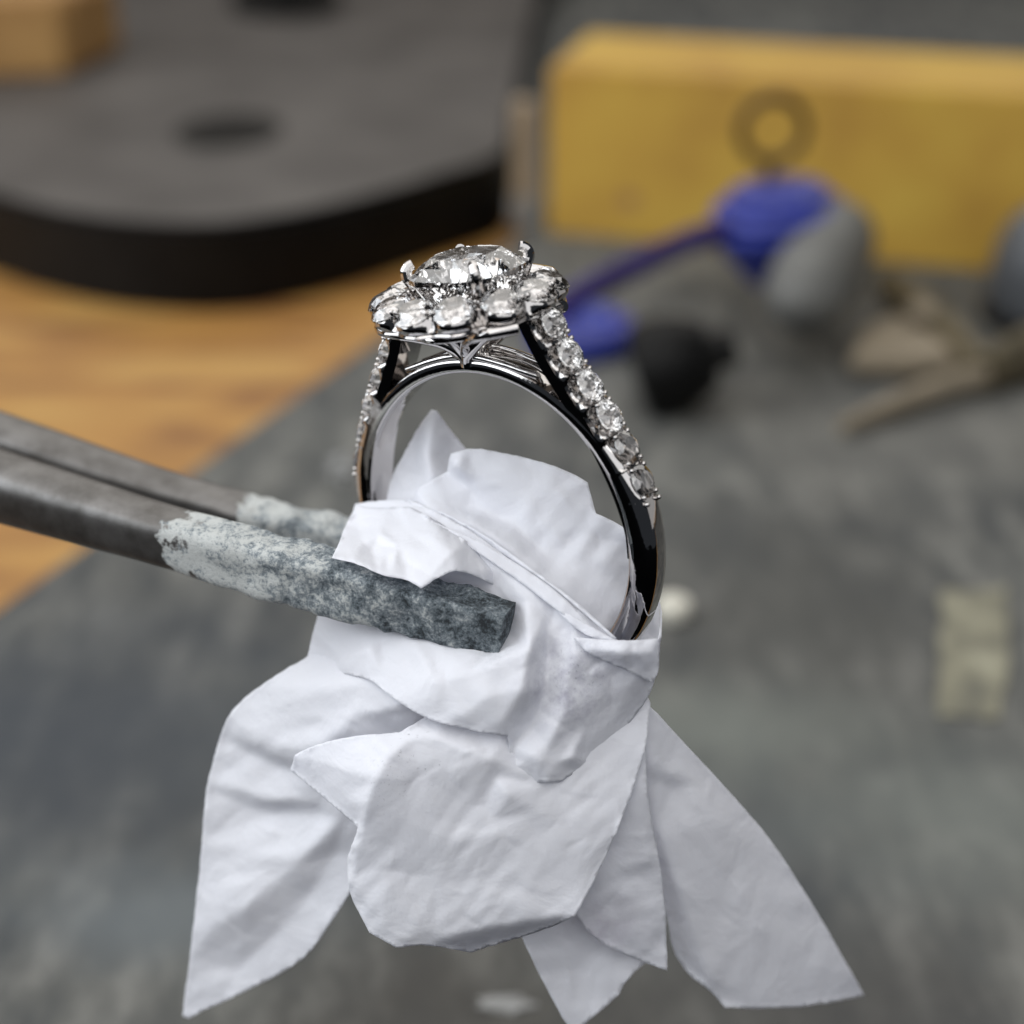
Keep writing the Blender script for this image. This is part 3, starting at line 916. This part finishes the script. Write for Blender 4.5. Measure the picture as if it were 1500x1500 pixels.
sheet('wrap', [(521, 738, 9.06), (545, 733, 8.98), (600, 731, 8.80), (650, 755, 8.58), (700, 784, 8.46), (760, 830, 8.34), (830, 882, 8.24), (872, 912, 8.20), (905, 940, 8.17), (950, 950, 8.18), (962, 975, 8.24), (957, 1005, 8.30), (935, 1045, 8.37), (895, 1090, 8.33), (855, 1125, 8.28), (820, 1145, 8.225), (785, 1146, 8.215), (748, 1122, 8.20), (744, 1078, 8.15), (687, 1070, 8.13), (640, 1058, 8.15), (613, 1047, 8.19), (575, 1022, 8.28), (545, 997, 8.38), (520, 990, 8.5), (480, 985, 8.7), (449, 970, 8.84), (458, 930, 8.86), (467, 900, 8.88), (487, 828, 8.95), (498, 798, 9.0)],
      creases=[[(540, 760, 8.92), (600, 755, 8.68), (660, 785, 8.50), (740, 840, 8.32), (800, 900, 8.22)],
               [(800, 890, 8.23), (803, 950, 8.21), (798, 1010, 8.20), (780, 1065, 8.22), (748, 1105, 8.23)],
               [(770, 880, 8.26), (775, 950, 8.08), (765, 1010, 8.05), (735, 1060, 8.10)],
               [(840, 900, 8.17), (842, 960, 8.08), (870, 985, 8.12), (930, 975, 8.19)],
               [(832, 990, 8.10), (822, 1050, 8.13), (800, 1100, 8.15)],
               [(880, 1010, 8.17), (860, 1060, 8.20), (815, 1118, 8.165)], [(935, 990, 8.22), (900, 1050, 8.26), (850, 1100, 8.23)],
               [(460, 925, 8.82), (500, 960, 8.62), (545, 940, 8.46), (600, 930, 8.36)],
               [(500, 978, 8.58), (540, 950, 8.42), (560, 942, 8.44)],
               [(560, 985, 8.36), (640, 1000, 8.16), (690, 1040, 8.10)],
               [(640, 940, 8.32), (690, 985, 8.13), (715, 1020, 8.08)],
               [(805, 1135, 8.17), (775, 1122, 8.18), (752, 1092, 8.20)], [(790, 1112, 8.14), (840, 1108, 8.16)]],
      pts=[(600, 880, 8.55), (520, 860, 8.8), (700, 900, 8.42), (740, 920, 8.36)], smooth=2, seed=9, crinkle=0.021, ncrease=30, cdir=[2.4, 0.6, 1.7], step=4)
sheet('pocket', [(838, 933, 8.10), (872, 936, 8.08), (912, 939, 8.05), (964, 936, 8.12), (968, 900, 8.42), (966, 880, 8.46), (971, 900, 8.42), (967, 945, 8.17), (964, 985, 8.18), (955, 1000, 8.2), (925, 985, 8.13), (890, 970, 8.09), (862, 958, 8.08)],
      creases=[[(862, 950, 8.05), (912, 955, 8.00), (955, 955, 8.08)]], smooth=2, seed=10, crinkle=0.006, step=4, ncrease=5, camp=0.012)
sheet('pocket_back', [(900, 905, 8.650), (922, 925, 8.590), (935, 912, 8.590), (948, 895, 8.610), (966, 878, 8.630), (968, 940, 8.550), (955, 975, 8.500), (905, 975, 8.550), (890, 940, 8.570)],
      creases=[[(935, 912, 8.570), (925, 940, 8.530), (920, 970, 8.530)], [(955, 890, 8.590), (945, 930, 8.610)]], smooth=2, seed=11, crinkle=0.006, step=4, ncrease=5, camp=0.012)
sheet('draped_fold', [(522, 740, 9.03), (560, 745, 8.86), (600, 742, 8.72), (655, 772, 8.50), (700, 805, 8.46), (735, 835, 8.44), (745, 856, 8.42), (725, 858, 8.36), (695, 842, 8.26), (668, 836, 8.17), (640, 846, 8.14), (617, 862, 8.12), (594, 848, 8.17), (560, 843, 8.17), (527, 827, 8.22), (487, 818, 8.31), (497, 798, 8.50), (506, 772, 8.85)],
      creases=[[(525, 775, 8.80), (560, 770, 8.66), (600, 780, 8.50), (634, 786, 8.36), (665, 810, 8.22), (617, 860, 8.11)],
               [(530, 795, 8.52), (556, 782, 8.54), (585, 800, 8.40), (640, 812, 8.24), (662, 812, 8.20)],
               [(545, 805, 8.50), (555, 785, 8.54), (566, 800, 8.46)],
               [(642, 772, 8.44), (680, 800, 8.34), (715, 835, 8.33)]],
      smooth=1, seed=12, crinkle=0.013, step=4, ncrease=12, cdir=[0.6, 0.4], camp=0.02)


def fold(upper, lower, drop, seed):
    """a narrow pleat: its upper edge is tucked in, its lower edge stands forward"""
    up = [(x + random.uniform(-2, 2), y + random.uniform(-2, 2), d) for x, y, d in upper]
    lo = []
    for i, (x, y) in enumerate(lower):
        f = i / (len(lower) - 1) * (len(upper) - 1)
        k = min(int(f), len(upper) - 2)
        d = upper[k][2] * (1 - (f - k)) + upper[k + 1][2] * (f - k)
        a, b2_ = Vector(upper[k][:2]), Vector(upper[k + 1][:2])
        u = a.lerp(b2_, f - k)
        g = max(0.08, math.sin(math.pi * i / (len(lower) - 1))) ** 0.5
        lo.append((u.x + (x - u.x) * g + random.uniform(-2, 2), u.y + (y - u.y) * g + random.uniform(-2, 2) + 1.5, d - drop * g))
    sheet('fold', up + lo[::-1], smooth=2, seed=seed, crinkle=0.014, step=4, ncrease=5, camp=0.008, cdir=[0.7])


fold([(598, 732, 8.78), (650, 752, 8.57), (705, 780, 8.44), (770, 828, 8.32), (840, 880, 8.21), (902, 934, 8.15)], [(636, 764), (700, 794), (760, 826), (812, 860), (882, 930)], 0.05, 23)
fold([(632, 762, 8.53), (700, 790, 8.41), (760, 828, 8.305), (820, 872, 8.205), (874, 926, 8.15)], [(640, 786), (704, 812), (760, 850), (808, 890), (850, 932)], 0.04, 24)
fold([(815, 893, 8.19), (840, 900, 8.16), (870, 918, 8.13), (905, 938, 8.10)], [(822, 906), (842, 918), (862, 930), (880, 938)], 0.03, 26)

# ================================================================ tweezers
tw = empty('tweezers', at(300, 800, 9.4))
tag(tw, 'steel soldering tweezers with flux-crusted tips gripping the tissue', 'tweezers')
TWI = Matrix.Translation(-tw.location)


def arm(name, pts, sizes, seed, label, tip=9.0):
    """pts: (px,py,d) tip first, of the bar's middle; sizes: half height, half depth"""
    P = catmull([at(*p) for p in pts], 40)
    n = len(P)
    ns = len(pts) - 1
    verts, faces, runs = [], [], []
    per = 12
    raw = []
    for k in range(4):                    # rounded square, 'per' points a side
        for j in range(per):
            u = -1 + 2 * j / per
            q = [(u, 1), (1, -u), (-u, -1), (-1, u)][k]
            raw.append(q)
    m = len(raw)
    tot = [0]
    for i in range(1, n): tot.append(tot[-1] + (P[i] - P[i - 1]).length)
    for i, p in enumerate(P):
        t = (P[min(i + 1, n - 1)] - P[max(i - 1, 0)]).normalized()
        up = Vector((0, 0, 1)); up = (up - t * up.dot(t)).normalized()
        sd = t.cross(up)
        f = i / (n - 1) * ns
        k = min(int(f), ns - 1); f -= k
        hh = sizes[k][0] * (1 - f) + sizes[k + 1][0] * f
        hd = sizes[k][1] * (1 - f) + sizes[k + 1][1] * f
        run = tot[i] / tot[160]
        rough = max(0, min(1, (0.40 - run) / 0.1)) * 0.014
        ex = tip + (3.2 - tip) * max(0, min(1, run / 0.45))
        for (u, v) in raw:
            L = (abs(u) ** ex + abs(v) ** ex) ** (1 / ex)
            u, v = u / L, v / L
            q = p + sd * (u * hd) + up * (v * hh)
            nn = (sd * u + up * v).normalized()
            dn = noise.fractal(q * 6 + Vector((seed, 0, 0)), 1.0, 2.0, 4) * rough * 1.8
            verts.append(TWI @ (q + nn * dn)); runs.append(run + (0.07 if seed > 5 else 0))
    for i in range(n - 1):
        for k in range(m):
            faces.append((i * m + k, i * m + (k + 1) % m, (i + 1) * m + (k + 1) % m, (i + 1) * m + k))
    for (o, sgn) in ((0, 1), ((n - 1) * m, -1)):
        c = sum((verts[o + k] for k in range(m)), Vector()) / m
        ci = len(verts); verts.append(c + (verts[o] - verts[(o + m) if o == 0 else (o - m)]).normalized() * 0.002); runs.append(runs[o])
        for k in range(m):
            faces.append((o + k, o + (k + 1) % m, ci))
    me = mesh_of(name, verts, faces)
    bm = bmesh.new(); bm.from_mesh(me); bmesh.ops.recalc_face_normals(bm, faces=bm.faces); bm.to_mesh(me); bm.free()
    at_ = me.attributes.new('run', 'FLOAT', 'POINT')
    at_.data.foreach_set('value', runs)
    o = link(name, me, m_twz, tw, sharp=40)
    o['label'] = label
    return o


arm('arm', [(744, 922, 8.24), (500, 856, 8.48), (262, 790, 8.8), (0, 712, 9.3), (-260, 632, 10.0), (-560, 545, 11.0), (-760, 490, 11.7)], [(0.130, 0.11), (0.152, 0.135), (0.152, 0.145), (0.190, 0.18), (0.23, 0.20), (0.25, 0.2), (0.25, 0.2)], 1.0, 'arm with grey and white flux crust pressed on the front of the tissue')
arm('arm', [(735, 860, 9.45), (500, 800, 9.6), (262, 738, 9.8), (0, 655, 10.2), (-260, 575, 10.9), (-550, 505, 11.5), (-745, 462, 12.0)], [(0.115, 0.11), (0.15, 0.13), (0.16, 0.15), (0.20, 0.19), (0.25, 0.2), (0.25, 0.2), (0.25, 0.2)], 9.0, 'arm behind the tissue with bluish crusted tip')

# ================================================================ things on the bench behind
# --- dark cast plate with a hole
PZ = 1.15
tops = [(-260, 130), (-120, 240), (0, 290), (120, 318), (240, 330), (340, 328), (450, 311), (560, 284), (660, 254), (720, 236), (744, 215), (752, 170), (775, 60), (800, -40), (840, -150), (300, -220), (-200, -100)]
P = [on(x, y, PZ) for x, y in tops]
cx = sum((p for p in P), Vector()) / len(P)
plate = empty('cast_plate', (cx.x, cx.y, wood_z))
tag(plate, 'heavy dark grey plate with black rounded edge on the wooden bench', 'plate')
loc = [(p.x - cx.x, p.y - cx.y) for p in catmull(P + [P[0]], 5)[:-1]]
link('rim', slab_mesh('rim', loc, 0.003, PZ - wood_z - 0.02, 0.10, 4), m_black, plate)
inner = [(x * 0.985, y * 0.985) for x, y in loc]
top = slab_mesh('top_face', inner, PZ - wood_z - 0.03, PZ - wood_z + 0.01, 0.012, 2)
tf = link('top_face', top, m_castgrey, plate)
hc = on(335, 192, PZ) - Vector((cx.x, cx.y, wood_z))
hole = lathe_mesh('recess', [(0.78, 0.013), (0.80, 0.035), (0.86, 0.045), (0.92, 0.035), (0.96, 0.013)], 32)
o = link('recess', lathe_mesh('recess', [(0.001, 0.012), (0.62, 0.013), (0.70, 0.03), (0.76, 0.03), (0.84, 0.0)], 40), m_black, plate)
o.location = (hc.x, hc.y, PZ - wood_z + 0.002)
o.scale = (1.35, 1.7, 1)
# --- brown wooden block on the plate
c = on(30, 120, PZ + 0.014)
blk = empty('wood_block', c)
tag(blk, 'small brown wooden block lying on the dark plate at the frame corner', 'wood block')
o = link('block', slab_mesh('block', [(-3.6, -0.2), (0.9, 0.6), (1.5, 3.4), (-3.0, 3.0)], 0, 1.7, 0.08), m_brown, blk)
link('end_face', slab_mesh('end_face', [(0.94, 0.75), (1.02, 0.77), (1.57, 3.32), (1.50, 3.31)], 0.1, 1.6, 0.02), m_brown, blk)
# --- black box further back on the plate
c = on(410, 25, PZ + 0.014)
bx = empty('black_stand', c)
tag(bx, 'black stand standing on the dark plate at the top edge of the picture', 'stand')
link('foot', lathe_mesh('foot', [(1.45, 0.0), (1.5, 0.08), (1.5, 0.4), (1.42, 0.5), (0.6, 0.62), (0.5, 0.7)], 40), m_black, bx).location = (0, 1.45, 0)
link('post', lathe_mesh('post', [(0.5, 0.66), (0.45, 0.8), (0.45, 4.0), (0.5, 4.1)], 28), m_black, bx).location = (0, 1.45, 0)

# --- yellow wood block
A, B = on(802, 342), on(1560, 408)
ev = (B - A); ev.z = 0
ev = ev.normalized(); nv = Vector((-ev.y, ev.x, 0))
yb = empty('yellow_block', A)
tag(yb, 'large yellow wooden block standing behind the blue cap', 'wood block')
hy = CAM.z - 0.0
topdir = CW @ Vector(((790 - 750) / FPX, 1, -(98 - 750) / FPX))
kk = (A.xy.length) / (topdir.xy.length)
HYB = CAM.z + topdir.z * kk
L = (B - A).length + 3
rot = math.atan2(ev.y, ev.x)
yb.rotation_euler = (0, 0, rot)
link('block', slab_mesh('block', [(0, 0), (L, 0), (L, 3.2), (0, 3.2)], 0.004, HYB, 0.035), m_yellow, yb)
link('knot', lathe_mesh('knot', [(0.001, 0.0), (0.16, 0.002), (0.2, -0.01)], 20), m_brown, yb).matrix_local = Matrix.Translation((1.55, -0.004, 0.75)) @ Matrix.Rotation(math.radians(90), 4, 'X')
# pale upright stick left of it
c = on(768, 325)
st = empty('pale_stick', c)
tag(st, 'pale upright wooden stick against the left end of the yellow block', 'stick')
link('stick', slab_mesh('stick', [(-0.22, -0.1), (0.2, -0.1), (0.2, 0.4), (-0.22, 0.4)], 0.004, 2.3, 0.06), noise_mat('pale_wood', [(0.3, (0.26, 0.20, 0.13)), (0.7, (0.36, 0.28, 0.19))], 1, 4, 0.6), st)
link('bottom_cap', slab_mesh('bottom_cap', [(-0.26, -0.14), (0.24, -0.14), (0.24, 0.44), (-0.26, 0.44)], 0.004, 0.5, 0.05), m_chalk, st)

# --- grey bottle with tethered blue cap
base = on(1175, 500)
bt = empty('squeeze_bottle', base)
tag(bt, 'grey squat bottle with blue funnel neck, purple strap and wire loop', 'bottle')
D = (on(1175, 480).y)
dB = 24.0


def bl(px, py, d):
    return at(px, py, d) - base


# body: a capsule leaning on the board
body_pts = [bl(1232, 322, 25.6), bl(1222, 352, 25.2), bl(1204, 390, 24.6), bl(1182, 428, 24.0), bl(1165, 455, 23.7), bl(1155, 475, 23.6)]
link('body', tube_mesh('body', catmull(body_pts, 5), [0.30, 0.44, 0.54, 0.60, 0.64, 0.66, 0.67, 0.68, 0.68, 0.68, 0.68, 0.68, 0.68, 0.67, 0.66, 0.65, 0.63, 0.61, 0.58, 0.54, 0.49, 0.43, 0.36, 0.27, 0.16, 0.05], 28), m_grey, bt, sharp=60)
disc_c = bl(1140, 300, 25.2)
tilt = Matrix.Rotation(math.radians(-6), 4, 'Y')
fl = link('flange', lathe_mesh('flange', [(0.85, -0.16), (1.02, -0.13), (1.06, -0.06), (1.03, 0.0), (0.96, 0.04), (0.80, 0.05), (0.78, 0.22), (0.72, 0.26), (0.001, 0.27)], 40), m_blue, bt)
fl.matrix_local = Matrix.Translation(disc_c) @ tilt
cn = link('funnel', lathe_mesh('funnel', [(0.16, -1.12), (0.24, -1.05), (0.62, -0.55), (0.82, -0.2), (0.80, -0.13)], 36), m_blue, bt)
cn.matrix_local = Matrix.Translation(bl(1118, 318, 24.9)) @ tilt
loop_c = bl(1132, 190, 25.1)
lp = [loop_c + Vector((0.50 * math.sin(a), 0.0, -0.50 * math.cos(a))) for a in [2 * math.pi * k / 40 for k in range(41)]]
wl = link('wire_loop', tube_mesh('wire_loop', lp, 0.085, 10, cap=False), m_rust, bt)
link('pin', tube_mesh('pin', [loop_c + Vector((0, 0, -0.52)), loop_c + Vector((0, 0, -0.75)), loop_c + Vector((0.0, 0, -1.1))], [0.1, 0.075, 0.07], 10), m_rust, bt)
sp = catmull([bl(1060, 338, 24.7), bl(1010, 352, 24.3), bl(930, 390, 23.6), bl(860, 425, 23.0), bl(815, 455, 22.6)], 6)
link('strap', tube_mesh('strap', sp, 0.21, 12, flat=0.5), m_indigo, bt)
# ring shaped cap at the end of the strap, lying on the board
cc = on(852, 505) - base
link('cap_ring', lathe_mesh('cap_ring', [(0.45, 0.02), (0.78, 0.02), (0.84, 0.08), (0.84, 0.34), (0.78, 0.42), (0.58, 0.44), (0.52, 0.40), (0.45, 0.25), (0.001, 0.22)], 36), m_blue, bt).location = cc + Vector((0, 0, 0.004))

# --- black rubber knob
c = on(985, 598)
kn = empty('rubber_knob', c)
kn.scale = (1.4, 1.4, 1.4)
tag(kn, 'small black rubber knob on the grey board beside the blue cap ring', 'knob')
o = link('body', lathe_mesh('body', [(0.40, 0.0), (0.50, 0.06), (0.52, 0.3), (0.46, 0.55), (0.36, 0.75), (0.30, 0.8), (0.001, 0.82)], 28), m_black, kn)
o.matrix_local = Matrix.Translation((0, 0, 0.5)) @ Matrix.Rotation(math.radians(72), 4, 'Y') @ Matrix.Translation((0, 0, -0.4))
o = link('stub', lathe_mesh('stub', [(0.20, 0.78), (0.20, 1.0), (0.16, 1.05), (0.001, 1.05)], 20), m_black, kn)
o.matrix_local = Matrix.Translation((0, 0, 0.5)) @ Matrix.Rotation(math.radians(72), 4, 'Y') @ Matrix.Translation((0, 0, -0.4))

# --- brass pliers lying open
c = on(1400, 575)
pl = empty('pliers', c)
tag(pl, 'tan and brown pliers lying on the grey board below the yellow block', 'pliers')


def pj(px, py, z):
    return on(px, py, z) - c


def jaw(name, pts, rad, m):
    q = catmull([pj(*p) for p in pts], 6)
    n = len(q)
    k = len(rad) - 1
    rr = []
    for i in range(n):
        f = i / (n - 1) * k
        j = min(int(f), k - 1)
        rr.append(rad[j] * (1 - (f - j)) + rad[j + 1] * (f - j))
    return link(name, tube_mesh(name, q, rr, 14, flat=0.8), m, pl, sharp=60)


jaw('jaw', [(1232, 626, 0.16), (1300, 598, 0.2), (1370, 570, 0.26), (1440, 550, 0.3)], [0.10, 0.17, 0.20, 0.20], m_tan)
plq = [pj(x, y, 0.0) for x, y in ((1240, 560), (1262, 512), (1310, 492), (1375, 520), (1440, 552), (1330, 566))]
link('jaw', slab_mesh('jaw', [(p.x, p.y) for p in plq], 0.12, 0.42, 0.08), m_tan, pl)
jaw('handle', [(1440, 548, 0.35), (1400, 500, 0.4), (1350, 455, 0.45), (1300, 415, 0.4)], [0.30, 0.30, 0.33, 0.28], m_olive)
jaw('handle', [(1440, 548, 0.3), (1500, 520, 0.35), (1580, 480, 0.35)], [0.32, 0.42, 0.4], m_olive)
rv = link('rivet', lathe_mesh('rivet', [(0.24, 0.0), (0.25, 0.1), (0.2, 0.18), (0.001, 0.2)], 24), m_tan, pl)
rv.location = pj(1352, 462, 0.55)

# --- dark dome at the right
c = on(1535, 470)
dm = empty('dark_dome', c)
tag(dm, 'dark grey domed weight cut off by the right edge of the picture', 'weight')
link('dome', lathe_mesh('dome', [(0.95, 0.004), (1.02, 0.1), (1.05, 0.7), (1.0, 1.2), (0.85, 1.6), (0.6, 1.85), (0.3, 1.95), (0.001, 1.97)], 36), m_darkgrey, dm)
link('foot_ring', lathe_mesh('foot_ring', [(1.0, 0.003), (1.12, 0.04), (1.12, 0.2), (1.03, 0.26)], 36), m_black, dm)

# --- small bits on the board
c = on(985, 905)
bd = link('bead_blank', lathe_mesh('bead_blank', [(0.12, 0.0), (0.19, 0.03), (0.215, 0.11), (0.19, 0.21), (0.12, 0.255), (0.001, 0.265)], 28), m_cream)
bd.location = c + Vector((0, 0, 0.003))
tag(bd, 'small cream round bead on the grey board right of the ring', 'bead')
q = [on(1372, 1052), on(1470, 1058), on(1474, 862), on(1380, 868)]
c = sum(q, Vector()) / 4
ol = [(p.x - c.x, p.y - c.y) for p in q]
ol2 = []
for i in range(4):
    a, b_ = Vector(ol[i]), Vector(ol[(i + 1) % 4])
    for k in range(8):
        p = a.lerp(b_, k / 8)
        ol2.append((p.x + random.uniform(-.035, .035), p.y + random.uniform(-.05, .05)))
tp = link('chalky_mark', slab_mesh('chalky_mark', ol2, 0.004, 0.03, 0), m_mark, smooth=False)  # chalky mark on the board, built as a thin raised slab
tp.location = c
tag(tp, 'stained pale rectangular chalky mark on the grey board', 'mark')


def crumb(px, py, sx, sy, sz, label, seed):
    bm = bmesh.new()
    bmesh.ops.create_icosphere(bm, subdivisions=3, radius=1)
    for v in bm.verts:
        n = noise.fractal(v.co * 2.2 + Vector((seed, 0, 0)), 1.0, 2.0, 3) * 0.6 + 0.9
        v.co = Vector((v.co.x * sx * n, v.co.y * sy * n, max(v.co.z, -0.35) * sz * n))
    o = link('flux_crumb', bm_mesh('flux_crumb', bm), m_chalk)
    o.location = on(px, py) + Vector((0, 0, sz * 0.4))
    tag(o, label, 'crumb', 'chalky flux crumbs on the board')


crumb(745, 1472, 0.22, 0.09, 0.03, 'flat grey flux crumb below the front flap of tissue', 1)
crumb(505, 700, 0.22, 0.22, 0.2, 'pale flux crumb just left of the ring band', 5)
